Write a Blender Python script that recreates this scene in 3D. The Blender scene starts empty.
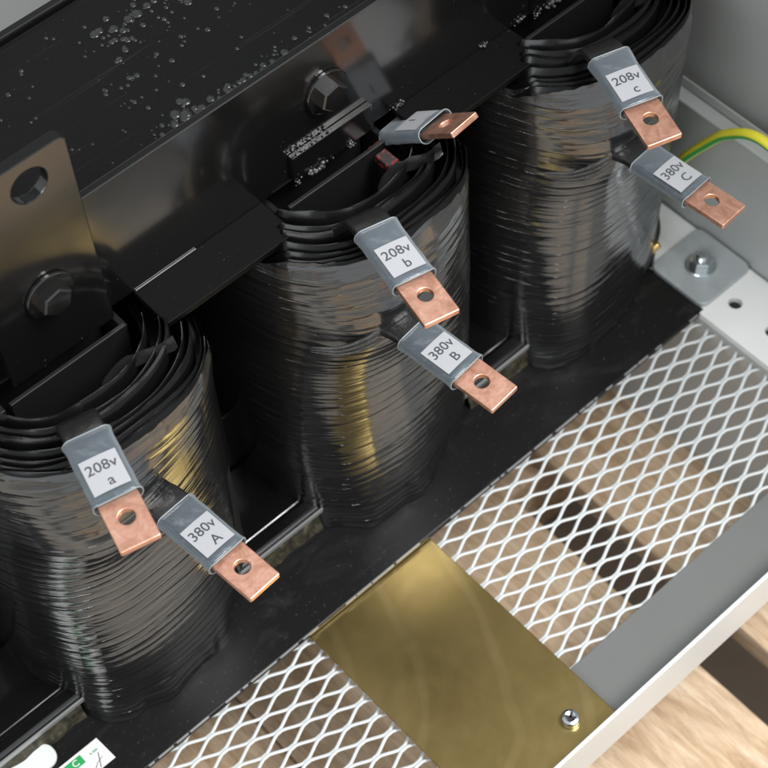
import bpy, bmesh, math, random
from mathutils import Vector, Matrix, noise
random.seed(7)
S = bpy.context.scene
COL = S.collection
R = math.radians

# ------------------------------------------------------------------ materials
def mat(name, color, rough=.5, metal=0, coat=0, coat_rough=.05, spec=.5):
    m = bpy.data.materials.new(name); m.use_nodes = True
    b = m.node_tree.nodes['Principled BSDF']
    b.inputs['Base Color'].default_value = (*color, 1)
    b.inputs['Roughness'].default_value = rough
    b.inputs['Metallic'].default_value = metal
    b.inputs['Coat Weight'].default_value = coat
    b.inputs['Coat Roughness'].default_value = coat_rough
    b.inputs['Specular IOR Level'].default_value = spec
    return m
class NT:
    def __init__(s, m): s.t = m.node_tree; s.b = s.t.nodes['Principled BSDF']
    def n(s, typ, **kw):
        x = s.t.nodes.new(typ)
        for k, v in kw.items():
            if k in x.inputs.keys() if hasattr(x.inputs, 'keys') else False: x.inputs[k].default_value = v
            else: setattr(x, k, v)
        return x
    def l(s, a, b): s.t.links.new(a, b)
    def coord(s, scale=(1,1,1), rot=(0,0,0), out='Object'):
        tc = s.n('ShaderNodeTexCoord'); mp = s.n('ShaderNodeMapping')
        mp.inputs['Scale'].default_value = scale; mp.inputs['Rotation'].default_value = rot
        s.l(tc.outputs[out], mp.inputs['Vector']); return mp.outputs['Vector']
    def noise(s, vec, scale, detail=4, rough=.55, dist=0):
        x = s.n('ShaderNodeTexNoise'); x.inputs['Scale'].default_value = scale
        x.inputs['Detail'].default_value = detail; x.inputs['Roughness'].default_value = rough
        x.inputs['Distortion'].default_value = dist
        s.l(vec, x.inputs['Vector']); return x.outputs['Fac']
    def ramp(s, fac, stops):
        r = s.n('ShaderNodeValToRGB'); e = r.color_ramp.elements
        while len(e) < len(stops): e.new(.5)
        for i, (p, c) in enumerate(stops):
            e[i].position = p; e[i].color = (*c, 1) if len(c) == 3 else c
        s.l(fac, r.inputs['Fac']); return r.outputs['Color']
    def math(s, op, a, b=None):
        x = s.n('ShaderNodeMath'); x.operation = op
        for i, v in enumerate((a, b)):
            if v is None: continue
            if isinstance(v, (int, float)): x.inputs[i].default_value = v
            else: s.l(v, x.inputs[i])
        return x.outputs[0]
    def mix(s, fac, a, b):
        x = s.n('ShaderNodeMix'); x.data_type = 'RGBA'
        if isinstance(fac, (int, float)): x.inputs[0].default_value = fac
        else: s.l(fac, x.inputs[0])
        for i, v in ((6, a), (7, b)):
            if isinstance(v, tuple): x.inputs[i].default_value = (*v, 1)
            else: s.l(v, x.inputs[i])
        return x.outputs[2]
    def bump(s, h, strength=.3, dist=.001, prev=None):
        x = s.n('ShaderNodeBump'); x.inputs['Strength'].default_value = strength
        x.inputs['Distance'].default_value = dist; s.l(h, x.inputs['Height'])
        if prev is not None: s.l(prev, x.inputs['Normal'])
        return x.outputs['Normal']
    def to(s, sock, name): s.l(sock, s.b.inputs[name])
g = lambda v: (v, v, v)

M = {}
# black paint on the base plate: satin, dusty, a few smears
m = M['base'] = mat('base_black_paint', g(.012), .38, coat=.0, spec=.13); t = NT(m)
v = t.coord()
dust = t.ramp(t.noise(v, 420, 3, .6), [(.64, g(0)), (.73, g(1))])
smear = t.ramp(t.noise(t.coord((1, 2.2, 1), (0, 0, .5)), 22, 5, .6, .6), [(.56, g(0)), (.8, g(1))])
c = t.mix(t.math('MULTIPLY', dust, .45), g(.010), g(.12))
c = t.mix(t.math('MULTIPLY', smear, .34), c, g(.055))
sc_ = t.ramp(t.noise(t.coord((30, 260, 1), (0, 0, .25)), 1, 4, .7), [(.68, g(0)), (.76, g(.5))])
c = t.mix(sc_, c, g(.07)); t.to(c, 'Base Color')
t.to(t.math('ADD', t.math('MULTIPLY', smear, .25), .3), 'Roughness')
t.to(t.bump(t.noise(v, 900, 2), .15, .0004), 'Normal')
# black varnish on the clamps and lug
m = M['varnish'] = mat('varnished_black_steel', g(.008), .13, coat=.4, coat_rough=.08, spec=.6); t = NT(m)
v = t.coord()
t.to(t.math('ADD', t.math('MULTIPLY', t.noise(v, 30, 5), .08), .125), 'Roughness')
t.b.inputs['IOR'].default_value = 1.7
sp = t.ramp(t.noise(v, 500, 2), [(.72, g(0)), (.78, g(1))])
t.to(t.mix(t.math('MULTIPLY', sp, .35), g(.006), g(.13)), 'Base Color')
M['edgeblack'] = mat('satin_black_edge', g(.006), .3, spec=.2)
n1 = t.bump(t.noise(v, 18, 2), .08, .004)
t.to(t.bump(t.noise(v, 260, 1), .03, .0003, n1), 'Normal')
# matt dark flange top
m = M['flange'] = mat('dusty_black_steel', g(.012), .5, spec=.08); t = NT(m)
v = t.coord()
sp = t.ramp(t.noise(v, 620, 2), [(.71, g(0)), (.77, g(1))])
t.to(t.mix(t.math('MULTIPLY', sp, .4), g(.004), g(.14)), 'Base Color')
t.to(t.bump(t.noise(v, 240, 5), .2, .0004), 'Normal')
# laminated yoke top
m = M['yoke'] = mat('varnished_core_laminations', g(.01), .22, spec=.10); t = NT(m)
lam = t.noise(t.coord((6, 900, 900)), 1, 3, .7)
lam2 = t.noise(t.coord((3, 160, 160)), 1, 4, .8)
line = t.ramp(lam2, [(.60, g(0)), (.72, g(1))])
t.to(t.mix(t.math('MULTIPLY', line, .28), g(.005), g(.05)), 'Base Color')
patch = t.noise(t.coord(), 20, 4)
t.to(t.math('ADD', t.math('MULTIPLY', patch, .35), .08), 'Roughness')
n1 = t.bump(lam, .25, .0006); n2 = t.bump(t.noise(t.coord(), 160, 4), .25, .0008, n1)
t.to(n2, 'Normal')
# resin blisters
m = M['resin'] = mat('resin_blisters', g(.010), .28, coat=.15, coat_rough=.15, spec=.6)
m = M['weld'] = mat('weld_spatter', g(.10), .22, metal=.5); t = NT(m)
t.to(t.bump(t.noise(t.coord(), 900, 2), .6, .0006), 'Normal')
# dried yellow-grey resin bead
m = M['bead'] = mat('dried_resin', (.13, .11, .06), .45); t = NT(m)
v = t.coord((1, 1, 1))
t.to(t.ramp(t.noise(v, 260, 5, .7), [(.35, (.015, .015, .012)), (.6, (.06, .052, .03)), (.8, (.20, .18, .12))]), 'Base Color')
t.to(t.bump(t.noise(v, 300, 3), .3, .0008), 'Normal')
# shiny black winding tape: layers read through a u (arc) / v (height) map
def tape(name, base, wear):
    m = mat(name, g(base), .2, coat=.35, coat_rough=.12, spec=.75); t = NT(m)
    lines = t.noise(t.coord((5, 150, 1), (0, 0, .012), 'UV'), 1, 5, .6, .35)
    fine = t.noise(t.coord((26, 900, 1), (0, 0, -.02), 'UV'), 1, 3, .6)
    big = t.noise(t.coord((9, 34, 1), out='UV'), 1, 4, .6, .8)
    verti = t.noise(t.coord((60, 5, 1), out='UV'), 1, 3, .5)
    worn = t.ramp(lines, [(.52, g(0)), (.72, g(1))])
    worn = t.math('MULTIPLY', worn, t.ramp(big, [(.35, g(0)), (.7, g(1))]))
    t.to(t.mix(t.math('MULTIPLY', worn, wear), g(base), (.085, .083, .078)), 'Base Color')
    t.to(t.math('ADD', t.math('MULTIPLY', big, .18), .05), 'Roughness')
    t.b.inputs['IOR'].default_value = 1.9
    def turns(freq, warp_scale, warp, slope, ox):
        sx = t.n('ShaderNodeSeparateXYZ'); t.l(t.coord(out='UV'), sx.inputs[0])
        wn = t.noise(t.coord((warp_scale, 28, 1), out='UV'), 1, 3, .55)
        ph = t.math('ADD', t.math('MULTIPLY', sx.outputs[1], freq), t.math('MULTIPLY', wn, warp))
        ph = t.math('ADD', ph, t.math('MULTIPLY', sx.outputs[0], slope))
        fr = t.math('FRACT', t.math('ADD', ph, ox))
        edge = t.math('POWER', fr, 7)
        amp = t.ramp(t.noise(t.coord((16+ox*9, freq*.55, 1), out='UV'), 1, 2), [(.38, g(.04)), (.66, g(1))])
        return t.math('MULTIPLY', edge, amp)
    h1 = turns(140, 5, 3.0, 1.6, .13); h2 = turns(255, 7, 4.2, -2.2, .61)
    n = t.bump(big, .22, .003); n = t.bump(verti, .20, .0016, n)
    n = t.bump(lines, .16, .0009, n)
    n = t.bump(h1, .75, .00075, n); n = t.bump(h2, .38, .0004, n); n = t.bump(fine, .06, .0003, n)
    t.to(n, 'Normal'); t.l(n, t.b.inputs['Coat Normal'])
    return m
M['tape'] = tape('black_winding_tape', .010, .30)
m = M['film'] = mat('black_insulation_film', g(.004), .24, coat=.05, spec=.25); t = NT(m)
n = t.bump(t.noise(t.coord((12, 20, 1), out='UV'), 1, 2), .25, .0015)
t.to(n, 'Normal')
# copper
m = M['copper'] = mat('brushed_copper', (.70, .33, .215), .36, metal=.9); t = NT(m)
v = t.coord((1, 1, 1))
br = t.noise(t.coord((60, 900, 60)), 1, 4, .7)
oi = t.n('ShaderNodeObjectInfo'); of = t.n('ShaderNodeVectorMath'); of.operation = 'MULTIPLY_ADD'
t.l(oi.outputs['Random'], of.inputs[0]); of.inputs[1].default_value = (3, 5, 7); t.l(v, of.inputs[2]); v = of.outputs[0]
bl = t.noise(v, 110, 6, .7, .8)
c = t.ramp(bl, [(.28, (.60, .29, .19)), (.5, (.79, .42, .30)), (.72, (.89, .56, .44))])
c = t.mix(t.ramp(br, [(.55, g(0)), (.8, g(.35))]), c, (.92, .60, .47))
tn = t.ramp(t.noise(v, 330, 5, .7), [(.60, g(0)), (.72, g(.55))]); c = t.mix(tn, c, (.42, .20, .13))
t.to(c, 'Base Color')
t.to(t.math('ADD', t.math('MULTIPLY', bl, .30), .24), 'Roughness')
t.to(t.bump(t.noise(v, 420, 4), .3, .0004, t.bump(br, .2, .0003)), 'Normal')
# brass
m = M['brass'] = mat('scuffed_brass', (.36, .29, .15), .33, metal=1); t = NT(m)
v = t.coord()
bl = t.noise(v, 13, 6, .6, 1.2); b2 = t.noise(v, 60, 4, .6, .4)
c = t.ramp(bl, [(.3, (.225, .165, .062)), (.5, (.255, .19, .073)), (.72, (.30, .225, .095))])
wv = t.n('ShaderNodeTexWave'); wv.wave_type = 'RINGS'; wv.rings_direction = 'Z'; wv.inputs['Scale'].default_value = 7
wv.inputs['Distortion'].default_value = 5; wv.inputs['Detail'].default_value = 2
mpw = t.n('ShaderNodeMapping'); mpw.inputs['Location'].default_value = (.11, -.07, 0); t.l(v, mpw.inputs['Vector']); t.l(mpw.outputs[0], wv.inputs['Vector'])
arc = t.ramp(wv.outputs['Fac'], [(.93, g(0)), (.99, g(1))])
c = t.mix(t.math('MULTIPLY', arc, .16), c, (.45, .35, .18))
scr = t.ramp(t.noise(t.coord((14, 520, 1), (0, 0, .55)), 1, 4, .7), [(.66, g(0)), (.74, g(.4))])
c = t.mix(scr, c, (.40, .31, .16)); t.to(c, 'Base Color')
t.to(t.math('ADD', t.math('MULTIPLY', b2, .14), .25), 'Roughness')
t.to(t.bump(t.noise(t.coord((12, 500, 1), (0, 0, .6)), 1, 3), .04, .0003), 'Normal')
# zinc
m = M['zinc'] = mat('galvanised_zinc', (.50, .53, .55), .38, metal=.25); t = NT(m)
t.to(t.ramp(t.noise(t.coord(), 60, 4), [(.3, (.33, .36, .37)), (.7, (.44, .47, .48))]), 'Base Color')
M['bolt_zinc'] = mat('bright_zinc_bolt', (.66, .70, .72), .18, metal=1)
M['brass_stud'] = mat('brass_stud', (.85, .58, .22), .2, metal=1)
def paint(name, col, rough=.42):
    m = mat(name, col, rough); t = NT(m)
    nz = t.noise(t.coord(), 12, 4)
    a = tuple(x*.93 for x in col); b = tuple(min(1, x*1.05) for x in col)
    t.to(t.ramp(nz, [(.3, a), (.7, b)]), 'Base Color')
    t.to(t.bump(t.noise(t.coord(), 700, 2), .12, .0003), 'Normal')
    return m
M['white'] = paint('white_powder_coat', (.72, .73, .72))
M['mesh'] = paint('white_mesh_coat', (.62, .655, .66))
M['skirt'] = paint('grey_skirt_paint', (.42, .44, .435))
M['flange_shaded'] = paint('shaded_flange_grey', (.145, .15, .147))  # grey darkened to paint in the shade of the front lip
M['grey'] = paint('grey_powder_coat', (.42, .44, .43))
M['wall'] = paint('grey_panel_paint', (.37, .385, .38), .5)
# wood
m = M['wood'] = mat('pallet_wood', (.45, .30, .18), .75); t = NT(m)
oi = t.n('ShaderNodeObjectInfo')
tc = t.n('ShaderNodeTexCoord'); mp = t.n('ShaderNodeMapping'); mp.inputs['Scale'].default_value = (48, 7, 48)
t.l(tc.outputs['Object'], mp.inputs['Vector'])
off = t.n('ShaderNodeVectorMath'); off.operation = 'MULTIPLY_ADD'
t.l(oi.outputs['Random'], off.inputs[0]); off.inputs[1].default_value = (31, 17, 5); t.l(mp.outputs['Vector'], off.inputs[2])
gr = t.noise(off.outputs[0], 1, 6, .6, 1.5)
gf = t.noise(off.outputs[0], 5, 4, .7, .5)
c = t.ramp(gr, [(.25, (.42, .27, .15)), (.45, (.64, .47, .31)), (.6, (.74, .58, .41)), (.8, (.80, .67, .51))])
c = t.mix(t.ramp(gf, [(.35, g(.55)), (.6, g(0))]), c, (.30, .18, .10))
kn = t.ramp(t.noise(t.coord((20, 12, 1)), 1, 3), [(.62, g(0)), (.75, g(.55))])
c = t.mix(kn, c, (.36, .23, .13)); t.to(c, 'Base Color')
t.to(t.bump(gf, .4, .0015), 'Normal')
m = M['ground'] = mat('dusty_ground', (.11, .095, .08), .9); t = NT(m)
t.to(t.ramp(t.noise(t.coord(), 8, 6), [(.3, (.36, .33, .29)), (.7, (.55, .50, .44))]), 'Base Color')
# wire
m = M['wire'] = mat('green_yellow_insulation', (.8, .75, .05), .35); t = NT(m)
tc = t.n('ShaderNodeTexCoord'); sx = t.n('ShaderNodeSeparateXYZ'); t.l(tc.outputs['UV'], sx.inputs[0])
stripe = t.ramp(sx.outputs[1], [(.0, (.80, .72, .05)), (.20, (.80, .72, .05)), (.26, (.03, .33, .06)), (.38, (.03, .33, .06)), (.41, (.80, .72, .05))])
stripe.node.color_ramp.interpolation = 'LINEAR'
t.to(stripe, 'Base Color')
M['green'] = mat('green_sleeve', (.05, .42, .17), .4)
M['rim'] = mat('milky_film_edge', (.27, .30, .32), .25)
M['paper'] = mat('label_paper', (.37, .38, .40), .6)
M['ink'] = mat('grey_black_ink', (.05, .055, .065), .6)
M['sticker'] = mat('sticker_paper', (.74, .75, .73), .5)
M['sticker_green'] = mat('sticker_green', (.02, .32, .09), .5)
M['plastic'] = mat('white_plastic', (.70, .74, .71), .35)
M['black'] = mat('dull_black', g(.009), .5)
m = M['bar'] = mat('black_wrapped_bar', g(.012), .3, coat=.3, coat_rough=.15); t = NT(m)
t.to(t.bump(t.noise(t.coord(), 160, 4), .5, .0015), 'Normal')
m = M['red'] = mat('red_varnished_wire', (.10, .012, .010), .3); t = NT(m)
t.to(t.ramp(t.noise(t.coord(), 350, 3), [(.5, (.012, .006, .006)), (.64, (.20, .02, .015))]), 'Base Color')
# clear shrink sleeve: thin frosted film
m = M['sleeve'] = bpy.data.materials.new('clear_shrink_sleeve'); m.use_nodes = True
nt = m.node_tree; pb = nt.nodes['Principled BSDF']; out = nt.nodes['Material Output']
pb.inputs['Base Color'].default_value = (.20, .25, .30, 1); pb.inputs['Roughness'].default_value = .16
pb.inputs['Specular IOR Level'].default_value = .9; pb.inputs['Coat Weight'].default_value = .5
tr = nt.nodes.new('ShaderNodeBsdfTransparent'); tr.inputs['Color'].default_value = (.86, .92, .96, 1)
mx = nt.nodes.new('ShaderNodeMixShader')
lw = nt.nodes.new('ShaderNodeLayerWeight'); lw.inputs['Blend'].default_value = .35
mr = nt.nodes.new('ShaderNodeMapRange'); mr.inputs['To Min'].default_value = .20; mr.inputs['To Max'].default_value = .95
nt.links.new(lw.outputs['Facing'], mr.inputs['Value']); nt.links.new(mr.outputs[0], mx.inputs[0])
cm = nt.nodes.new('ShaderNodeMix'); cm.data_type = 'RGBA'; cm.inputs[6].default_value = (.16, .185, .21, 1); cm.inputs[7].default_value = (.55, .60, .63, 1)
n2 = nt.nodes.new('ShaderNodeTexNoise'); n2.inputs['Scale'].default_value = 120; n2.inputs['Detail'].default_value = 5; n2.inputs['Distortion'].default_value = 1.2
tc2 = nt.nodes.new('ShaderNodeTexCoord'); nt.links.new(tc2.outputs['Object'], n2.inputs['Vector'])
m2 = nt.nodes.new('ShaderNodeMapRange'); m2.inputs['From Min'].default_value = .48; m2.inputs['From Max'].default_value = .75; m2.inputs['To Max'].default_value = .45
nt.links.new(n2.outputs['Fac'], m2.inputs['Value'])
mxx = nt.nodes.new('ShaderNodeMath'); mxx.operation = 'MAXIMUM'
nt.links.new(lw.outputs['Facing'], mxx.inputs[0]); nt.links.new(m2.outputs[0], mxx.inputs[1]); nt.links.new(mxx.outputs[0], cm.inputs[0]); nt.links.new(cm.outputs[2], pb.inputs['Base Color'])
nt.links.new(tr.outputs[0], mx.inputs[1]); nt.links.new(pb.outputs[0], mx.inputs[2]); nt.links.new(mx.outputs[0], out.inputs['Surface'])
tcn = nt.nodes.new('ShaderNodeTexCoord'); nn = nt.nodes.new('ShaderNodeTexNoise'); nn.inputs['Scale'].default_value = 90
bp = nt.nodes.new('ShaderNodeBump'); bp.inputs['Strength'].default_value = .35; bp.inputs['Distance'].default_value = .002
nt.links.new(tcn.outputs['Object'], nn.inputs['Vector']); nt.links.new(nn.outputs['Fac'], bp.inputs['Height'])
nt.links.new(bp.outputs[0], pb.inputs['Normal'])

# ------------------------------------------------------------------ object helpers
def link(name, me, mats, parent=None, loc=(0, 0, 0), smooth=False):
    o = bpy.data.objects.new(name, me)
    for mm in (mats if isinstance(mats, (list, tuple)) else [mats]): me.materials.append(mm)
    COL.objects.link(o); o.location = loc
    if parent: o.parent = parent
    if smooth:
        for p in me.polygons: p.use_smooth = True
    return o
def obj(name, bm, mats, parent=None, loc=(0, 0, 0), smooth=False):
    me = bpy.data.meshes.new(name); bmesh.ops.recalc_face_normals(bm, faces=bm.faces[:])
    bm.to_mesh(me); bm.free()
    return link(name, me, mats, parent, loc, smooth)
def thing(name, label, cat, loc=(0, 0, 0), group=None):
    o = bpy.data.objects.new(name, None); COL.objects.link(o); o.location = loc
    o.empty_display_size = .02
    o['label'] = label; o['category'] = cat
    if group: o['group'] = group
    return o
def tag(o, label, cat, group=None):
    o['label'] = label; o['category'] = cat
    if group: o['group'] = group
    return o
def box(bm, x0, x1, y0, y1, z0, z1, bev=.0006, seg=2):
    r = bmesh.ops.create_cube(bm, size=1)
    vs = r['verts']
    for v in vs: v.co = Vector(((x0+x1)/2+v.co.x*(x1-x0), (y0+y1)/2+v.co.y*(y1-y0), (z0+z1)/2+v.co.z*(z1-z0)))
    if bev:
        es = list({e for v in vs for e in v.link_edges})
        bmesh.ops.bevel(bm, geom=es, offset=bev, segments=seg, profile=.5, affect='EDGES')
def prism(bm, pts, z0, z1, holes=(), bev=0, n=20):
    """plate from an outline (x, y) with round holes (x, y, r)"""
    vs = [bm.verts.new((x, y, z1)) for x, y in pts]
    edges = [bm.edges.new((vs[i], vs[(i+1) % len(vs)])) for i in range(len(vs))]
    for hx, hy, hr in holes:
        hv = [bm.verts.new((hx+hr*math.cos(2*math.pi*i/n), hy+hr*math.sin(2*math.pi*i/n), z1)) for i in range(n)]
        edges += [bm.edges.new((hv[i], hv[(i+1) % n])) for i in range(n)]
    r = bmesh.ops.triangle_fill(bm, use_beauty=True, use_dissolve=True, edges=edges)
    fs = [f for f in r['geom'] if isinstance(f, bmesh.types.BMFace)]
    ex = bmesh.ops.extrude_face_region(bm, geom=fs)
    for v in [e for e in ex['geom'] if isinstance(e, bmesh.types.BMVert)]: v.co.z = z0
    bmesh.ops.recalc_face_normals(bm, faces=bm.faces[:])
    if bev:
        es = [e for e in bm.edges if len(e.link_faces) == 2 and e.calc_face_angle(0) > 1.0 and abs(e.verts[0].co.z-e.verts[1].co.z) < 1e-7]
        bmesh.ops.bevel(bm, geom=es, offset=bev, segments=2, profile=.5, affect='EDGES')
def rrect(x0, x1, y0, y1, r, n=5):
    pts = []
    for cx, cy, a0 in ((x1-r, y1-r, 0), (x0+r, y1-r, 90), (x0+r, y0+r, 180), (x1-r, y0+r, 270)):
        for i in range(n+1):
            a = R(a0+90*i/n); pts.append((cx+r*math.cos(a), cy+r*math.sin(a)))
    return pts
def lathe(bm, prof, n=32, mtx=Matrix()):
    rings = []
    for r_, z in prof:
        rings.append([bm.verts.new(mtx @ Vector((r_*math.cos(2*math.pi*i/n), r_*math.sin(2*math.pi*i/n), z))) for i in range(n)])
    for a, b in zip(rings, rings[1:]):
        for i in range(n): bm.faces.new((a[i], a[(i+1) % n], b[(i+1) % n], b[i]))
    bm.faces.new(rings[0][::-1]); bm.faces.new(rings[-1])
def tube(bm, pts, r, n=12, cap=True):
    uvl = bm.loops.layers.uv.verify()
    rings = []; up = Vector((0, 0, 1))
    prev = None
    for i, p in enumerate(pts):
        d = (pts[min(i+1, len(pts)-1)]-pts[max(i-1, 0)]).normalized()
        if prev is None:
            a = d.cross(up).normalized() if abs(d.z) < .95 else d.cross(Vector((1, 0, 0))).normalized()
        else: a = (prev-d*prev.dot(d)).normalized()
        prev = a; b = d.cross(a)
        rr = r(i/(len(pts)-1)) if callable(r) else r
        rings.append([bm.verts.new(p+a*rr*math.cos(2*math.pi*k/n)+b*rr*math.sin(2*math.pi*k/n)) for k in range(n)])
    for i in range(len(rings)-1):
        for k in range(n):
            f = bm.faces.new((rings[i][k], rings[i][(k+1) % n], rings[i+1][(k+1) % n], rings[i+1][k]))
            for lp, (uu, vv) in zip(f.loops, ((i, k), (i, k+1), (i+1, k+1), (i+1, k))):
                lp[uvl].uv = (uu/len(pts), vv/n)
    if cap: bm.faces.new(rings[0][::-1]); bm.faces.new(rings[-1])
def catmull(P, k=10):
    P = [Vector(p) for p in P]; out = []
    for i in range(len(P)-1):
        a, b, c, d = P[max(i-1, 0)], P[i], P[i+1], P[min(i+2, len(P)-1)]
        for j in range(k):
            t = j/k
            out.append(.5*((2*b)+(c-a)*t+(2*a-5*b+4*c-d)*t*t+(3*b-a-3*c+d)*t**3))
    out.append(P[-1]); return out
def blob(bm, c, r, flat=.6, sub=1):
    q = bmesh.ops.create_icosphere(bm, subdivisions=sub, radius=1)
    for v in q['verts']:
        k = 1+.25*noise.noise(v.co*1.7+Vector(c)*900)
        v.co = Vector((c[0]+v.co.x*r*k, c[1]+v.co.y*r*k, c[2]+v.co.z*r*k*flat))

def text_bm(bm, s, size, x, y, z, mi, align='CENTER', sx=1.0):
    cu = bpy.data.curves.new('t', 'FONT'); cu.body = s; cu.size = size; cu.align_x = align; cu.align_y = 'CENTER'
    cu.resolution_u = 3; cu.offset = size*.008
    o = bpy.data.objects.new('t', cu); COL.objects.link(o)
    bpy.context.view_layer.update()
    me = bpy.data.meshes.new_from_object(o.evaluated_get(bpy.context.evaluated_depsgraph_get()))
    base = [bm.verts.new((x+v.co.x*sx, y+v.co.y, z)) for v in me.vertices]
    for p in me.polygons:
        try:
            f = bm.faces.new([base[i] for i in p.vertices]); f.material_index = mi
            if f.normal.z < 0: f.normal_flip()
        except ValueError: pass
    bpy.data.objects.remove(o); bpy.data.curves.remove(cu); bpy.data.meshes.remove(me)

# ------------------------------------------------------------------ dimensions (metres)
YC = .166                       # centre line of the core
COILS = (-.143, .039, .216)
ZY = .322                       # top of clamp
YF = .107                       # front face of the clamps

T = thing('transformer', 'black varnished three-coil dry transformer with copper terminal tabs on a black base plate', 'transformer', (.04, YC, 0))
TO = Vector((.04, YC, 0))
def tpart(name, bm, mats, parent=None, smooth=False):
    o = obj(name, bm, mats, parent or T, smooth=smooth)
    o.location = -TO if parent is None else (0, 0, 0)
    return o

# base plate
bm = bmesh.new(); box(bm, -.50, .256, 0, .40, -.0048, 0, .0009, 2)
base = tpart('base_plate', bm, M['base'])
# chipped resin along the base edge, coloured bright to include its specular line
bm = bmesh.new()
xx = -.32
while xx < .25:
    L_ = random.uniform(.003, .022)
    if random.random() < .8:
        box(bm, xx, min(xx+L_, .25), -.00045, .0006, -.0012, .00018+random.random()*.0002, .0003, 1)
    xx += L_+random.uniform(.0005, .004)
M['edge'] = mat('resin_edge_glint', g(.30), .3, metal=.3)
M['thin'] = mat('thin_resin_line', g(.16), .2, metal=.3)
tpart('edge_bead', bm, M['edge'], base)['kind'] = 'stuff'

# yoke (top), legs
bm = bmesh.new(); box(bm, -.55, .45, YF+.005, .219, .258, ZY-.0035, .0008)
yoke = tpart('top_yoke', bm, M['yoke'])
bm = bmesh.new()
box(bm, -.55, .45, YF+.006, .219, .01, .07, .001)
tpart('bottom_yoke', bm, M['yoke'])
for cx in COILS:
    bm = bmesh.new(); box(bm, cx-.033, cx+.033, YF+.012, .213, .05, .262, .001)
    tpart('core_leg', bm, M['black'])

# resin blisters on the yoke
bm = bmesh.new()
def blist(n, cx, cy, sx, sy, r0, r1):
    for _ in range(n):
        x = random.gauss(cx, sx); y = random.gauss(cy, sy)
        if y < YF+.007 or y > .218: continue
        r = random.uniform(r0, r1)*random.random()**.6
        if abs(x-cx) > 3*sx: continue
        blob(bm, (x, y, ZY-.0036), max(r, .0004), .30, 2)
blist(95, -.045, .165, .05, .035, .0006, .0017)
blist(55, .03, .16, .05, .035, .0005, .0016)
blist(40, -.012, .1155, .022, .0022, .0012, .0034)
blist(20, .03, .118, .03, .003, .0008, .0018)
blist(34, -.040, .118, .007, .003, .0014, .0036)
blist(34, -.026, .184, .008, .006, .0014, .0036)
blist(22, .002, .186, .010, .006, .0014, .0038)
blist(14, -.044, .150, .008, .008, .0010, .002)
blist(20, -.060, .175, .02, .02, .0008, .0018)
blist(20, -.015, .150, .02, .02, .0008, .0018)
b_ = tpart('resin_droplets', bm, M['resin'], yoke, smooth=True); b_['kind'] = 'stuff'

# clamps
def clamp(yf, sgn, name='yoke_clamp'):
    bm = bmesh.new()
    box(bm, -.55, .45, min(yf, yf+sgn*.0045), max(yf, yf+sgn*.0045), .2372, ZY, .0005, 2)
    o = tpart(name, bm, [M['varnish'], M['edgeblack']])
    for p in o.data.polygons:
        if p.normal.z > .95: p.material_index = 1
    return o
cf = clamp(YF, 1); cb = clamp(.2245, -1)
# flanges between the coils
for x0, x1 in ((-.50, -.196), (-.0925, -.007), (.0865, .175), (.268, .40)):
    bm = bmesh.new()
    box(bm, x0, x1, .079, YF+.001, .2330, .2369, .0005, 2)
    tpart('clamp_flange', bm, M['flange'], cf)
# welded pads under the bolts
for cx in COILS:
    bm = bmesh.new()
    box(bm, cx-.026, cx+.030, YF-.0038, YF-.0002, .2385, .2575, .0003, 2)
    pd = tpart('weld_pad', bm, M['varnish'], cf)
    bm = bmesh.new()
    for _ in range(42):
        x = cx-.026+random.random()*.030
        blob(bm, (x, YF-.0012-random.random()*.002, .2583+random.random()*.0012), random.uniform(.0003, .0008), .8)
    for bx, bn, br in ((cx-.010, 26, .0016), (cx+.013, 12, .0012), (cx-.024, 9, .0010)):
        for _ in range(bn):
            blob(bm, (bx+random.gauss(0, .0035 if bn > 20 else .0012), YF-.0046+random.gauss(0, .0006), .2395+random.gauss(0, .0012)), random.uniform(.4, 1)*br, .9)
    tpart('weld_spatter', bm, M['weld'], cf, smooth=True)['kind'] = 'stuff'
bm = bmesh.new()
for bx in (.0895, .1535, .1835):
    for _ in range(16):
        blob(bm, (bx+random.gauss(0, .0022), YF-.0006+random.gauss(0, .0005), .2385+random.gauss(0, .0008)), random.uniform(.0004, .0011), .9)
tpart('weld_spatter', bm, M['weld'], cf, smooth=True)['kind'] = 'stuff'
# thin bright resin line along the fold
bm = bmesh.new()
for x0, x1 in ((-.0915, -.052),):
    if x1 > x0: box(bm, x0, x1, YF-.0009, YF-.0001, .2370, .2376, .0002, 1)
tpart('resin_line', bm, M['thin'], cf)['kind'] = 'stuff'

# lifting lug
bm = bmesh.new()
pts = [(-.031, -.137), (.031, -.137), (.031, -.003), (.0285, -.0005), (.026, 0), (-.026, 0), (-.031, -.004)]
prism(bm, pts, 0, .0062, holes=((.008, -.0165, .0098),), bev=.0006, n=40)
lug = tpart('lifting_lug', bm, [M['varnish'], M['edgeblack']])
for p in lug.data.polygons:
    if p.normal.y > .9: p.material_index = 1
# local x->X, y->Z, z->-Y
lug.matrix_local = Matrix.Translation(Vector((-.1405, YF-.0004, .3745))-TO) @ Matrix.Rotation(R(90), 4, 'X')
for v in lug.data.vertices:
    pass

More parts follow.
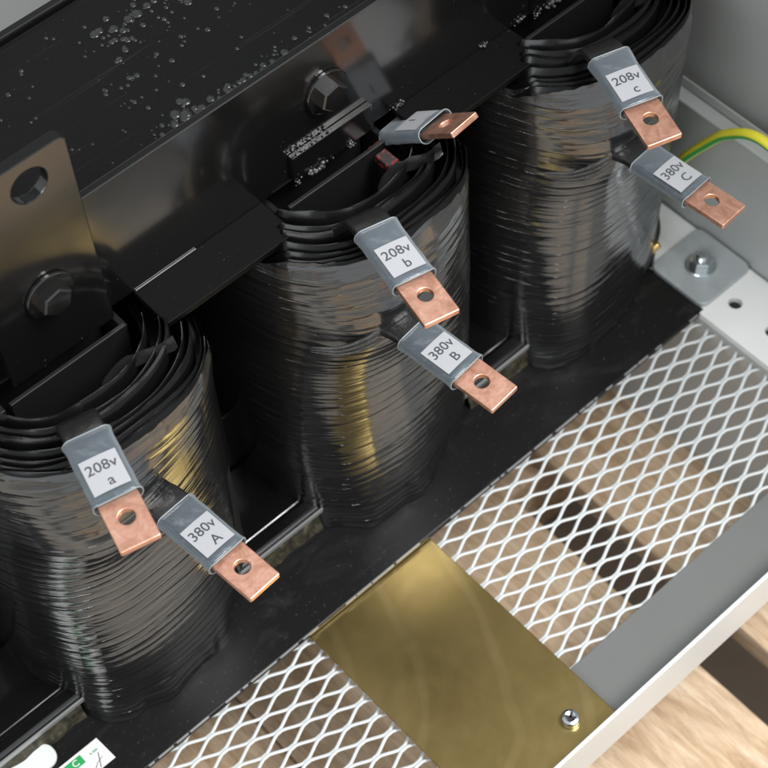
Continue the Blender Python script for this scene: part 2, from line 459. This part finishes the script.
# clamp bolts
def hex_bolt(bm, mtx, rw, rh, h, wt=.0022, chamf=.0008):
    lathe(bm, [(rw*.55, 0), (rw*.97, 0), (rw, .0005), (rw, wt-.0004), (rw*.96, wt), (rw*.6, wt)], 40, mtx)
    ring = []
    for z, s in ((wt, 1.0), (wt+h-chamf, 1.0), (wt+h, .88)):
        ring.append([bm.verts.new(mtx @ Vector((rh*s*math.cos(R(60*i+14)), rh*s*math.sin(R(60*i+14)), z))) for i in range(6)])
    for a, b in zip(ring, ring[1:]):
        for i in range(6): bm.faces.new((a[i], a[(i+1) % 6], b[(i+1) % 6], b[i]))
    bm.faces.new(ring[-1])
for cx, y0 in ((-.1395, YF-.0068), (.0415, YF), (.2225, YF)):
    bm = bmesh.new()
    hex_bolt(bm, Matrix.Translation((cx, y0, .2855)) @ Matrix.Rotation(R(90), 4, 'X'), .0135, .0088, .0062)
    tpart('clamp_bolt', bm, M['varnish'])

# lower clamp angle with dried resin under its lip
bm = bmesh.new()
box(bm, -.50, .256, .066, .112, .010, .0145, .0008)
box(bm, -.50, .256, .0525, .0655, .009, .0175, .0035, 4)
lf = tpart('lower_clamp', bm, M['varnish'])
bm = bmesh.new()
box(bm, -.50, .256, .0508, .0522, .0135, .0172, .0003, 1)
tpart('lip', bm, M['edge'], lf)
for x0, x1 in ((-.30, -.218), (-.085, -.036), (.09, .150)):
    bm = bmesh.new()
    NX = int((x1-x0)/.0006); rows = []
    for i in range(NX+1):
        x = x0+(x1-x0)*i/NX; row = []
        for j in range(9):
            w_ = j/8; q_ = Vector((x*90, w_*2, 4))
            row.append(bm.verts.new((x, .0528-.0042*(1-w_)+.0016*noise.noise(q_)+.0004*noise.noise(q_*3), -.0002+.0125*w_*(1+.1*noise.noise(q_*2)))))
        rows.append(row)
    for ra, rb in zip(rows, rows[1:]):
        for j in range(8): bm.faces.new((ra[j], rb[j], rb[j+1], ra[j+1]))
    tpart('resin_bead', bm, M['bead'], lf, smooth=True)['kind'] = 'stuff'

# ------------------------------------------------------------------ coils
def sup(th, a, b, n):
    c, s = abs(math.cos(th)), abs(math.sin(th))
    return 1/((c/a)**n+(s/b)**n)**(1/n)
def gauss(x, m, s): 
    d = (x-m+math.pi) % (2*math.pi)-math.pi
    return math.exp(-(d/s)**2)
def shell_mesh(name, a, b, n, NU, NV, zt, zb, disp, thick=0, foot=False):
    """closed band around the coil; zt(th), zb(th) give its ends, disp(th, z, t) its radial offset"""
    bm = bmesh.new(); uvl = bm.loops.layers.uv.verify()
    grid = []
    for j in range(NV+1):
        row = []
        for i in range(NU):
            th = 2*math.pi*i/NU
            z1, z0 = zt(th), zb(th); t = j/NV; z = z0+(z1-z0)*t
            if foot:
                q = min(1, max(0, 1-z/.235)); q = q**.8
                if math.cos(th) > 0: q *= 1-.95*math.cos(th)
                r = sup(th, a+.0025*q, b+.0085*q, n+1.2*q)+disp(th, z, t)
            else: r = sup(th, a, b, n)+disp(th, z, t)
            row.append(bm.verts.new((r*math.cos(th), r*math.sin(th), z)))
        grid.append(row)
    for j in range(NV):
        for i in range(NU):
            k = (i+1) % NU
            f = bm.faces.new((grid[j][i], grid[j][k], grid[j+1][k], grid[j+1][i])); f.smooth = True
            for lp, (ii, vv) in zip(f.loops, ((i, grid[j][i]), (i+1, grid[j][k]), (i+1, grid[j+1][k]), (i, grid[j+1][i]))):
                lp[uvl].uv = (.68*ii/NU, vv.co.z)
    if thick:
        inner = []
        for j in (NV, 0):
            row = []
            for i in range(NU):
                v = grid[j][i].co; th = 2*math.pi*i/NU
                row.append(bm.verts.new((v.x-thick*math.cos(th), v.y-thick*math.sin(th), v.z)))
            inner.append(row)
        for ra, rb in ((grid[NV], inner[0]), (inner[0], inner[1])):
            for i in range(NU):
                k = (i+1) % NU; f = bm.faces.new((ra[i], ra[k], rb[k], rb[i])); f.smooth = ra is not grid[NV]
        sh = [e for e in bm.edges if (e.verts[0] in grid[NV] and e.verts[1] in grid[NV])] if False else []
    me = bpy.data.meshes.new(name); bm.to_mesh(me); bm.free(); return me
FR = -math.pi/2                # front direction
for ci, cx in enumerate(COILS):
    sd = 11.3*ci+3.1
    def nz(x, y, z=0): return noise.noise(Vector((x+sd, y-sd, z+sd*2)))
    def zt(th, nz=nz):
        return min(.2365, .2365-.0055*min(1, max(0, (math.sin(th)*sup(th, .0835, .1285, 2.7)+.101)/.009)))-.013*gauss(th, FR+.62, .33)+.0022*nz(math.cos(th)*5, math.sin(th)*5)+.0012*nz(math.cos(th)*19, math.sin(th)*19)
    def zb(th): return .0008
    def disp(th, z, t, nz=nz, ci=ci):
        c, s = math.cos(th), math.sin(th)
        d = .0022*nz(c*1.6, s*1.6, z*7)+.0008*nz(c*5, s*5, z*16)
        # overlapped turns of tape
        ph = z/.0062+.9*nz(c*2, s*2, z*9)+.35*math.sin(th+1)
        fr = ph-math.floor(ph)
        d += .00028*(fr**5)*(0.5+1.2*nz(c*3+9, s*3, z*40))+.0011*nz(c*4.2, s*4.2, z*5+4)
        d += .00012*nz(c*2.2, s*2.2, z*170)
        # swelling where the lower lead leaves the coil
        d += .011*gauss(th, FR-.20, .30)*math.exp(-((z-.190)/.030)**2)
        d -= (.050, .044, .058)[ci]*max(0, 1-z/.22)**.75*gauss(th, FR+(1.1, 1.1, 1.25)[ci], (.65, .65, .8)[ci])
        d += .0015*math.sin(min(1, z/.22)*math.pi)
        # tape end gathered in at the foot, with pleats
        if z < .030:
            q = 1-z/.030
            pl = nz(c*4.5, s*4.5, 3)
            pull = -.0050*gauss(th, FR-.30, .6)+.008*gauss(th, FR+.55, .42)+.003*gauss(th, FR-1.1, .3)
            d -= pull*q*q*(1+.8*pl)-.0045*q*nz(c*8, s*8, z*16)-.0016*q*q*nz(c*21, s*21, z*30)
        if t > .93:
            q = (t-.93)/.07
            d -= (.0012+.0035*gauss(th, FR-.1, .5))*q*q-.0009*nz(c*22, s*22, 7)*q
        return d
    me = shell_mesh('coil', .0835, .1285, 2.7, 420, 260, zt, zb, disp, foot=True)
    coil = link('coil', me, M['tape'], T); coil.location = Vector((cx, YC, 0))-TO
    # loose insulation layers seen at the top
    offs = [.0012, .0032, .0068, .0100, .0160, .0195, .0265]
    for k, of in enumerate(offs):
        def zt2(th, k=k, nz=nz):
            lim = min(1, max(0, (math.sin(th)*sup(th, .0835, .1285, 2.7)+.101)/.009))
            return .2372+.0008*k-(.0105+.0008*k)*lim+(1-.8*lim)*(.0050*nz(math.cos(th)*2.2+k*3, math.sin(th)*2.2+k)+.0012*nz(math.cos(th)*8+k*3, math.sin(th)*8))-.011*gauss(th, FR+.62, .30)*(1 if k < 2 else .25)
        def d2(th, z, t, k=k, nz=nz):
            c, s = math.cos(th), math.sin(th)
            return .0014*nz(c*3, s*3, 2)+.0008*nz(c*1.6+k*.12, s*1.6, 5)*t+.0006*nz(c*4+k*3, s*4)*t
        me = shell_mesh('insulation_layer', .0835-of, .1285-of*1.15, 2.7, 260, 5, zt2, lambda th: .12, d2, thick=.0006 if k != 4 else .0018)
        link('insulation_layer', me, M['film'], coil)
    # dark winding body between layers
    bm = bmesh.new()
    N_ = 96
    def ring(o_, z): 
        return [bm.verts.new(((sup(2*math.pi*i/N_, .0835-o_, .1285-o_, 2.7))*math.cos(2*math.pi*i/N_), (sup(2*math.pi*i/N_, .0835-o_, .1285-o_, 2.7))*math.sin(2*math.pi*i/N_), z)) for i in range(N_)]
    r0, r1, r2, r3 = ring(.003, .01), ring(.003, .212), ring(.030, .212), ring(.030, .01)
    for a_, b_ in ((r0, r1), (r1, r2), (r2, r3)):
        for i in range(N_): bm.faces.new((a_[i], a_[(i+1) % N_], b_[(i+1) % N_], b_[i]))
    obj('winding', bm, M['black'], coil)
    # shiny torn flap of insulation on the inside, near the flange
    bm = bmesh.new()
    G = []
    for i in range(15):
        row = []
        for j in range(5):
            u = i/14; w = j/4
            x = -.010+.046*u+cx*0; 
            p = Vector((.004+.042*u, -.094-.003*w+.004*math.sin(u*5)+.001*noise.noise(Vector((u*9, w*3, sd))), .2385+.004*u-.007*w+.002*noise.noise(Vector((u*14, w*4, sd)))))
            row.append(bm.verts.new(p))
        G.append(row)
    for i in range(14):
        for j in range(4): bm.faces.new((G[i][j], G[i+1][j], G[i+1][j+1], G[i][j+1]))
    obj('insulation_flap', bm, M['resinfilm'] if 'resinfilm' in M else M['bar'], coil, smooth=True)
    # boards round the leg
    bm = bmesh.new()
    box(bm, -.040, -.0365, -.064, .05, .15, .224, .0004, 1)
    box(bm, .0365, .040, -.064, .05, .15, .224, .0004, 1)
    box(bm, -.034, .038, -.0665, -.0640, .15, .228, .0004, 1)
    obj('insulation_board', bm, M['black'], coil)
# bits of red enamelled wire inside the middle coil
bm = bmesh.new()
box(bm, .064, .084, .101, .104, .2235, .2262, .0006, 1); box(bm, .062, .070, .084, .096, .222, .228, .0006, 1)
tpart('enamelled_wire', bm, M['red'])

# ------------------------------------------------------------------ terminal leads
W2, TH = .0100, .0034
def build_lead(line1, line2, root_pts, txt=True):
    """part in its own frame: x across, y out to the tip, z up. y=0 at the sleeve's root"""
    bm = bmesh.new()
    # wrapped bar: swept rounded rectangle through root_pts to the sleeve's end
    P = catmull(root_pts+[(0, .002, 0), (0, .036, 0)], 8)
    rings = []
    for i, p in enumerate(P):
        d = (P[min(i+1, len(P)-1)]-P[max(i-1, 0)]).normalized()
        a = Vector((1, 0, 0)); a = (a-d*a.dot(d)).normalized(); b = a.cross(d)*-1
        rings.append([bm.verts.new(p+a*x+b*z) for x, z in rrect(-W2-.0006, W2+.0006, -.0026, .0026, .0018, 3)])
    n = len(rings[0])
    for r0, r1 in zip(rings, rings[1:]):
        for i in range(n): bm.faces.new((r0[i], r0[(i+1) % n], r1[(i+1) % n], r1[i]))
    bm.faces.new(rings[0]); bm.faces.new(rings[-1][::-1])
    lead = obj('terminal_lead', bm, M['bar'], T, smooth=True)
    # copper tab with bolt hole
    bm = bmesh.new()
    prism(bm, rrect(-W2, W2, .030, .0635, .0009, 3), -TH/2, TH/2, holes=((0, .0475, .0041),), bev=.00045, n=36)
    obj('copper_tab', bm, M['copper'], lead)
    # clear sleeve, slightly flared and uneven at the ends
    bm = bmesh.new(); rings = []
    NS = 18
    for i in range(NS+1):
        t = i/NS; y = -.0005+.0378*t
        e = .0005*(abs(2*t-1)**6)+.0003*noise.noise(Vector((t*5, len(line1)+ord(line2[0]), 1)))
        ring = []
        for x, z in rrect(-W2-.0016-e, W2+.0016+e, -.0037-e, .0037+e, .0032, 5):
            sk = .0006*noise.noise(Vector((x*150, z*150, t*2+ord(line2[0]))))*(1 if i in (0, NS) else 0)
            bow = .0006*math.cos(x/W2*1.4) if z > 0 else 0
            ring.append(bm.verts.new((x, y+sk+(.0016*math.cos(x/W2*1.5) if i == NS else 0), z+bow)))
        rings.append(ring)
    n = len(rings[0])
    for r0, r1 in zip(rings, rings[1:]):
        for i in range(n): bm.faces.new((r0[i], r0[(i+1) % n], r1[(i+1) % n], r1[i]))
    bmesh.ops.recalc_face_normals(bm, faces=bm.faces[:])
    sl = obj('shrink_sleeve', bm, M['sleeve'], lead, smooth=True)
    md = sl.modifiers.new('thick', 'SOLIDIFY'); md.thickness = .00045; md.offset = 1
    # milky cut edge of the sleeve, both ends
    for ring_y, cv in ((-.0006, 0), (.0373, .0016)):
        bm = bmesh.new()
        P = [Vector((x, ring_y+cv*math.cos(x/W2*1.5)+.0004*noise.noise(Vector((x*200, z*200, ring_y*90+ord(line2[0])))), z+(.0006*math.cos(x/W2*1.4) if z > 0 else 0))) for x, z in rrect(-W2-.0023, W2+.0023, -.0044, .0044, .0036, 5)]
        P.append(P[0]); tube(bm, P, .00036, 6, cap=False)
        obj('sleeve_rim', bm, M['rim'], lead, smooth=True)
    # paper label pressed under the top film
    bm = bmesh.new()
    zl = .00492
    nx = 10
    def zs(x): return zl+.0006*(math.cos(x/W2*1.4)-1)
    x0, x1, y0, y1 = -.0092, .0092, .0130, .0330
    vs = [[bm.verts.new((x0+(x1-x0)*i/nx, y, zs(x0+(x1-x0)*i/nx))) for i in range(nx+1)] for y in (y0, y1)]
    for i in range(nx): bm.faces.new((vs[0][i], vs[0][i+1], vs[1][i+1], vs[1][i]))
    if txt:
        b2 = bmesh.new()
        text_bm(b2, line1, .0080, -.0002, .0012, 0, 1)
        text_bm(b2, line2, .0080, .0012, -.0074, 0, 1)
        # in lead frame the reader looks from the tip: text up = -y
        for v in b2.verts:
            x, y = v.co.x, v.co.y
            v.co = Vector((-x, .0208-y, 0))
            v.co.z = zs(v.co.x)+.00006
        tmp = bpy.data.meshes.new('tmp'); b2.to_mesh(tmp); b2.free()
        off = len(bm.verts); vv = [bm.verts.new(v.co) for v in tmp.vertices]
        for p in tmp.polygons:
            try: f = bm.faces.new([vv[i] for i in p.vertices]); f.material_index = 1
            except ValueError: pass
        bpy.data.meshes.remove(tmp)
    me = bpy.data.meshes.new('paper_label'); bm.to_mesh(me); bm.free()
    link('paper_label', me, [M['paper'], M['ink']], lead)
    return lead
def place_lead(lead, root, tip, roll=0):
    root, tip = Vector(root), Vector(tip)
    y = (tip-root).normalized()
    # frame: text must read with x pointing right when seen from the tip
    x = y.cross(Vector((0, 0, 1))).normalized()*-1
    z = x.cross(y)
    if z.z < 0: z = -z
    x = y.cross(z)
    m = Matrix((x, y, z)).transposed().to_4x4()
    lead.matrix_local = Matrix.Translation(root-TO) @ m @ Matrix.Rotation(roll, 4, 'Y')
LEN = .0635
def lead_at(l1, l2, root, yaw, pitch, lab, roots, roll=0):
    d = Vector((math.cos(R(yaw))*math.cos(R(pitch)), math.sin(R(yaw))*math.cos(R(pitch)), math.sin(R(pitch))))
    ld = build_lead(l1, l2, roots)
    place_lead(ld, root, Vector(root)+d*LEN, R(roll))
    ld['label'] = lab
    return ld
up_root = [(0, -.030, -.030), (0, -.021, -.014), (0, -.012, -.003)]
side_root = [(.002, -.022, -.004), (.001, -.014, -.001), (0, -.007, 0)]
lead_at('208v', 'a', (-.1700, .0357, .262), -104.5, -1, 'lead with clear sleeve marked 208v a', up_root, 1.5)
lead_at('208v', 'b', (.0105, .0345, .262), -102.0, -1, 'lead with clear sleeve marked 208v b', up_root, -2)
lead_at('208v', 'c', (.1787, .0353, .262), -109.5, -1, 'lead with clear sleeve marked 208v c', up_root, 2.5)
lead_at('380v', 'A', (-.1451, .0155, .191), -85.6, 0, 'lead with clear sleeve marked 380v A', side_root, -2)
lead_at('380v', 'B', (.0147, .0137, .191), -85.5, 0, 'lead with clear sleeve marked 380v B', side_root, 2)
lead_at('380v', 'C', (.1908, .0133, .191), -86.5, 0, 'lead with clear sleeve marked 380v C', side_root, -1)
lead_at('l', '_', (.0850, .1030, .226), -85, 38, 'upturned lead pointing out of the middle coil', [(0, -.020, -.024), (0, -.013, -.012), (0, -.006, -.003)])

# folds of tape where the lower leads leave the coils
for x, y in ((-.153, .034), (.005, .034), (.180, .034)):
    bm = bmesh.new()
    for s in range(3):
        pts = catmull([(x+.004+.002*s, y-.006, .191-.004*s), (x-.010, y-.0045, .190-.004*s), (x-.024, y+.003, .187-.003*s), (x-.034, y+.014, .186-.002*s)], 6)
        tube(bm, pts, lambda t: .0016*(1-t)+.0004, 8)
    tpart('tape_fold', bm, M['tape'], smooth=True)

# grounding clip and brass stud at the right end of the base
gs = thing('grounding_clip', 'bent black metal clip with brass stud beside the right coil', 'clip', (.262, .060, .0))
def gpart(name, bm, m_, smooth=False):
    o = obj(name, bm, m_, gs, smooth=smooth); o.location = (-.262, -.060, 0); return o
bm = bmesh.new()
P = catmull([(.250, .048, .006), (.260, .055, .012), (.2695, .061, .020), (.2705, .069, .034), (.262, .075, .042)], 6)
rings = []
for i, p in enumerate(P):
    d = (P[min(i+1, len(P)-1)]-P[max(i-1, 0)]).normalized(); a = Vector((.6, -.6, .5)); a = (a-d*a.dot(d)).normalized(); b = d.cross(a)
    rings.append([bm.verts.new(p+a*x+b*z) for x, z in ((-.005, -.0008), (.005, -.0008), (.005, .0008), (-.005, .0008))])
for r0, r1 in zip(rings, rings[1:]):
    for i in range(4): bm.faces.new((r0[i], r0[(i+1) % 4], r1[(i+1) % 4], r1[i]))
bm.faces.new(rings[0]); bm.faces.new(rings[-1][::-1])
gpart('clip_strap', bm, M['varnish'])
bm = bmesh.new()
q = Matrix.Translation((.2530, .0505, .0175)) @ Matrix.Rotation(R(62), 4, 'Y') @ Matrix.Rotation(R(18), 4, 'X')
prof = [(.002, 0)]
for i in range(7): prof += [(.0033, .0003+i*.0012), (.0029, .0009+i*.0012)]
prof += [(.0026, .0092), (.001, .0098)]
lathe(bm, prof, 20, q)
gpart('brass_stud', bm, M['brass_stud'], True)

# ------------------------------------------------------------------ ground wire
bm = bmesh.new()
tube(bm, catmull([(.283, .079, -.001), (.283, .0765, .018), (.283, .068, .050), (.283, .0563, .080), (.283, .041, .107), (.283, .024, .131), (.284, .001, .144), (.286, -.035, .134)], 10), .0034, 16)
gw = thing('ground_wire', 'green and yellow striped ground wire curving out from behind the right coil', 'wire', (.283, .079, 0))
o = obj('wire_insulation', bm, M['wire'], gw, smooth=True); o.location = (-.283, -.079, 0)
bm = bmesh.new()
tube(bm, catmull([(.283, .079, -.003), (.283, .0778, .008), (.283, .0750, .019)], 5), .0048, 14)
o = obj('green_end', bm, M['green'], gw, smooth=True); o.location = (-.283, -.079, 0)

# ------------------------------------------------------------------ enclosure
E = thing('enclosure', 'white steel enclosure frame with expanded metal floor round the transformer', 'enclosure', (0, 0, -.16))
EO = Vector((0, 0, -.16))
def epart(name, bm, m_, parent=None, smooth=False):
    o = obj(name, bm, m_, parent or E, smooth=smooth); o.location = -EO if parent is None else (0, 0, 0); return o
# expanded metal
SW, CW = .01268, .01542
X0, Y0 = .0290, -.0491
bm = bmesh.new()
prof = [(-.00125, .0003), (-.0007, .0011), (.0009, .0006), (.00125, -.0003), (.0007, -.0011), (-.0009, -.0006)]
SUB = 8
for k in range(-13, 16):
    yb = Y0+k*SW/2
    if yb < -.135 or yb > .02: continue
    rings = []
    i0, i1 = -34, 16
    for s in range(i0*SUB, i1*SUB+1):
        c_, f_ = divmod(s, SUB); t = f_/SUB
        # even strands: node y at even columns, lower by half a cell at odd ones
        def ny(c):
            par = c & 1
            if k & 1 == 0: return 0 if par == 0 else -SW/2
            return -SW/2 if par == 0 else 0
        tt = min(1, max(0, (t-.13)/.74)); tt = tt*tt*(3-2*tt)*.25+tt*.75
        y = yb+(ny(c_)*(1-tt)+ny(c_+1)*tt)
        # strands lie side by side at a bond
        x = X0+s*CW/SUB
        sgn = -1 if False else 1
        ph = ny(c_)*(1-tt)+ny(c_+1)*tt
        y += (-.0009 if ph > -SW/4 else .0009)*abs(2*(ph/(-SW/2))-1)
        zz = -.0120+.0006*(1-2*tt if ny(c_) == 0 else 2*tt-1)
        wv_ = Vector((x*14, yb*14, 0)); y += .0005*noise.noise(wv_); x += .0004*noise.noise(wv_+Vector((9, 2, 1))); zz += .0006*noise.noise(wv_*.8)
        rings.append([bm.verts.new((x, y+a_, zz+b_)) for a_, b_ in prof])
    n = len(prof)
    for r0, r1 in zip(rings, rings[1:]):
        for i in range(n):
            f = bm.faces.new((r0[i], r0[(i+1) % n], r1[(i+1) % n], r1[i])); f.smooth = True
epart('expanded_mesh', bm, M['mesh'])
# front flange, upturned lip
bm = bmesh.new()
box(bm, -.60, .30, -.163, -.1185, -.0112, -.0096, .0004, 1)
epart('front_flange', bm, M['flange_shaded'])
bm = bmesh.new()
box(bm, -.60, .36, -.1662, -.1638, -.019, .0245, .0008, 3)
epart('front_lip', bm, M['white'])
# right rail with holes
bm = bmesh.new()
prism(bm, [(.2515, -.163), (.303, -.163), (.303, .40), (.2515, .40)], -.0055, -.0002, holes=[(.2745+.0*i, -.0105-.0318*i, .0046) for i in range(4)], bev=.0004, n=28)
rail = epart('side_rail', bm, M['white'])
# skirt of the rail under the mesh
bm = bmesh.new()
box(bm, .2525, .2545, -.16, .35, -.158, -.0057, .0004, 2); box(bm, .2546, .3030, -.16, .35, -.034, -.032, .0004, 1)
epart('rail_skirt', bm, M['skirt'])
# side wall: lower panel, ledge, upper panel; back wall
bm = bmesh.new()
box(bm, .3045, .3065, -.26, .47, -.02, .101, .0008, 2)
box(bm, .3035, .3135, -.26, .47, .1014, .1042, .0010, 2)
box(bm, .3135, .3150, -.26, .47, .1046, .112, .0006, 2)
epart('side_wall', bm, M['grey'])
bm = bmesh.new()
box(bm, .322, .3245, -.26, .47, .09, .75, .001, 2)
epart('upper_side_panel', bm, M['wall'])
bm = bmesh.new()
box(bm, -.75, .36, .480, .4825, -.155, .75, .001, 2)
epart('back_wall', bm, M['wall'])
bm = bmesh.new(); box(bm, -.60, .2505, .405, .478, -.012, -.0096, .0004, 1); box(bm, .304, .3215, -.16, .47, -.026, -.022, 0)
epart('rear_floor_sheet', bm, M['grey'])

# zinc hold-down plate with nut
zp = thing('hold_down_plate', 'small square zinc plate with rounded corners and hex bolt at the right end', 'plate', (.2785, .0243, 0))
bm = bmesh.new(); prism(bm, rrect(-.0242, .0242, -.0240, .0240, .006, 6), .0003, .0040, bev=.0005)
obj('zinc_plate', bm, M['zinc'], zp)
bm = bmesh.new()
hex_bolt(bm, Matrix.Translation((0, 0, .0041)), .0105, .0078, .0064, .0019)
bo = obj('bolt', bm, M['bolt_zinc'], zp)
bm = bmesh.new()
prof = [(.0040, .0118)]
for i in range(4): prof += [(.0040, .0120+i*.0009), (.0036, .01245+i*.0009)]
prof += [(.0030, .0160)]
lathe(bm, prof, 20); obj('thread', bm, M['bolt_zinc'], bo)

# brass plate with screw
bp_ = thing('brass_plate', 'wide scuffed brass plate lying across the white mesh floor', 'plate', (-.040, -.08, -.0075))
bm = bmesh.new(); box(bm, -.0487, .0487, -.0832, .0900, 0, .0022, .0004, 2)
obj('plate_sheet', bm, M['brass'], bp_)
bm = bmesh.new()
lathe(bm, [(.0052, 0), (.0054, .0004), (.0054, .0040), (.0049, .0050), (.0034, .0055), (.0014, .0048), (.0004, .0048)], 28, Matrix.Translation((.0255, -.0625, .0023)))
sc = obj('screw', bm, M['bolt_zinc'], bp_, smooth=False)
bm = bmesh.new()
for a in (30, 120):
    q = Matrix.Translation((.0255, -.0625, .0077)) @ Matrix.Rotation(R(a), 4, 'Z')
    r_ = bmesh.ops.create_cube(bm, size=1)
    for v in r_['verts']: v.co = q @ Vector((v.co.x*.0062, v.co.y*.0012, v.co.z*.0005))
obj('cross_slot', bm, M['black'], sc)

# sticker and white plastic tab on the base plate
bm = bmesh.new()
fs = [bm.verts.new(p) for p in ((-.300, .0170, .0006), (-.2212, .0170, .0006), (-.2222, .0340, .0006), (-.300, .0340, .0006))]
bm.faces.new(fs)
ex = bmesh.ops.extrude_face_region(bm, geom=bm.faces[:])
for v in [e for e in ex['geom'] if isinstance(e, bmesh.types.BMVert)]: v.co.z = .0002
gq = [bm.verts.new(p) for p in ((-.270, .0262, .0008), (-.2355, .0262, .0008), (-.2355, .0322, .0008), (-.270, .0322, .0008))]
f = bm.faces.new(gq); f.material_index = 1
text_bm(bm, 'C', .0058, -.2405, .0291, .00095, 0)
b2 = bm
text_bm(bm, 'A 000', .0022, -.2285, .0282, .0008, 1)
for pts in ([(-.2310, .0175), (-.2290, .0215), (-.2268, .0262)], [(-.2345, .0180), (-.2310, .0210), (-.2262, .0225)]):
    P = catmull([(*p, .0009) for p in pts], 6)
    va = [(bm.verts.new(p+Vector((-.00018, .0001, 0))), bm.verts.new(p+Vector((.00018, -.0001, 0)))) for p in P]
    for a_, b_ in zip(va, va[1:]):
        f = bm.faces.new((a_[0], a_[1], b_[1], b_[0])); f.material_index = 2
st = obj('sticker', bm, [M['sticker'], M['sticker_green'], M['ink']], None)
tag(st, 'white inspection sticker with green block on the black base plate', 'sticker')
bm = bmesh.new(); prism(bm, rrect(-.300, -.2445, .0365, .0520, .0070, 8), .0005, .0045, bev=.0012)
o = obj('plastic_tab', bm, M['plastic'], None); tag(o, 'white rounded plastic tab beside the sticker on the base plate', 'tab')

# ------------------------------------------------------------------ pallet and ground
PA = thing('pallet', 'pale wooden pallet seen through the mesh floor below the transformer', 'pallet', (0, 0, -.182))
xs = [(-.66, -.535), (-.505, -.385), (-.352, -.232), (-.229, -.1142), (-.1136, .004), (.0065, .132), (.172, .262), (.292, .41), (.44, .56)]
for i, (x0, x1) in enumerate(xs):
    bm = bmesh.new(); dz = random.uniform(-.002, .001)
    box(bm, x0, x1, -.75, .55, .0, .022+dz, .002, 2)
    o = obj('board', bm, M['wood'], PA)
for y in (-.62, .06, .42):
    bm = bmesh.new(); box(bm, -.66, .56, y, y+.09, -.09, -.001, .003, 2)
    obj('bearer', bm, M['wood'], PA)
bm = bmesh.new()
vs = [bm.verts.new(p) for p in ((-4, -4, -.275), (4, -4, -.275), (4, 4, -.275), (-4, 4, -.275))]; bm.faces.new(vs)
gd = obj('ground', bm, M['ground']); gd['kind'] = 'structure'

# ------------------------------------------------------------------ camera
MC = ((0.7407387, -0.67063805, -0.03938096), (-0.57193039, -0.59879005, -0.56066576), (0.35242287, 0.43782997, -0.82710522))
cam = bpy.data.cameras.new('camera'); co = bpy.data.objects.new('camera', cam); COL.objects.link(co)
r_, d_, f_ = (Vector(v) for v in MC)
mw = Matrix((r_, -d_, -f_)).transposed().to_4x4(); mw.translation = Vector((-.349, -.4094, .9663))
co.matrix_world = mw
cam.sensor_width = 36; cam.lens = 84.602; cam.clip_start = .02; cam.clip_end = 50
cam.dof.use_dof = True; cam.dof.focus_distance = .93; cam.dof.aperture_fstop = 13
S.camera = co

# ------------------------------------------------------------------ light: two softboxes and the grey of the workshop
w = bpy.data.worlds.new('World'); S.world = w; w.use_nodes = True
bg = w.node_tree.nodes['Background']; bg.inputs['Color'].default_value = (.93, .97, 1, 1); bg.inputs['Strength'].default_value = .72
def area(name, loc, target, sx, sy, power, col=(1, 1, 1)):
    l = bpy.data.lights.new(name, 'AREA'); l.shape = 'RECTANGLE'; l.size = sx; l.size_y = sy; l.energy = power; l.color = col
    o = bpy.data.objects.new(name, l); COL.objects.link(o); o.location = loc
    o.rotation_euler = (Vector(target)-Vector(loc)).to_track_quat('-Z', 'Y').to_euler()
area('key_softbox', (.55, -.85, 2.05), (.05, -.02, .1), .8, .8, 58, (1, .985, .965))
area('fill_softbox', (-1.5, -.5, 1.5), (0, 0, .1), .9, .9, 14, (.93, .97, 1))

S.render.engine = 'CYCLES'
S.view_settings.view_transform = 'Standard'; S.view_settings.look = 'None'; S.view_settings.exposure = 0; S.view_settings.gamma = 1
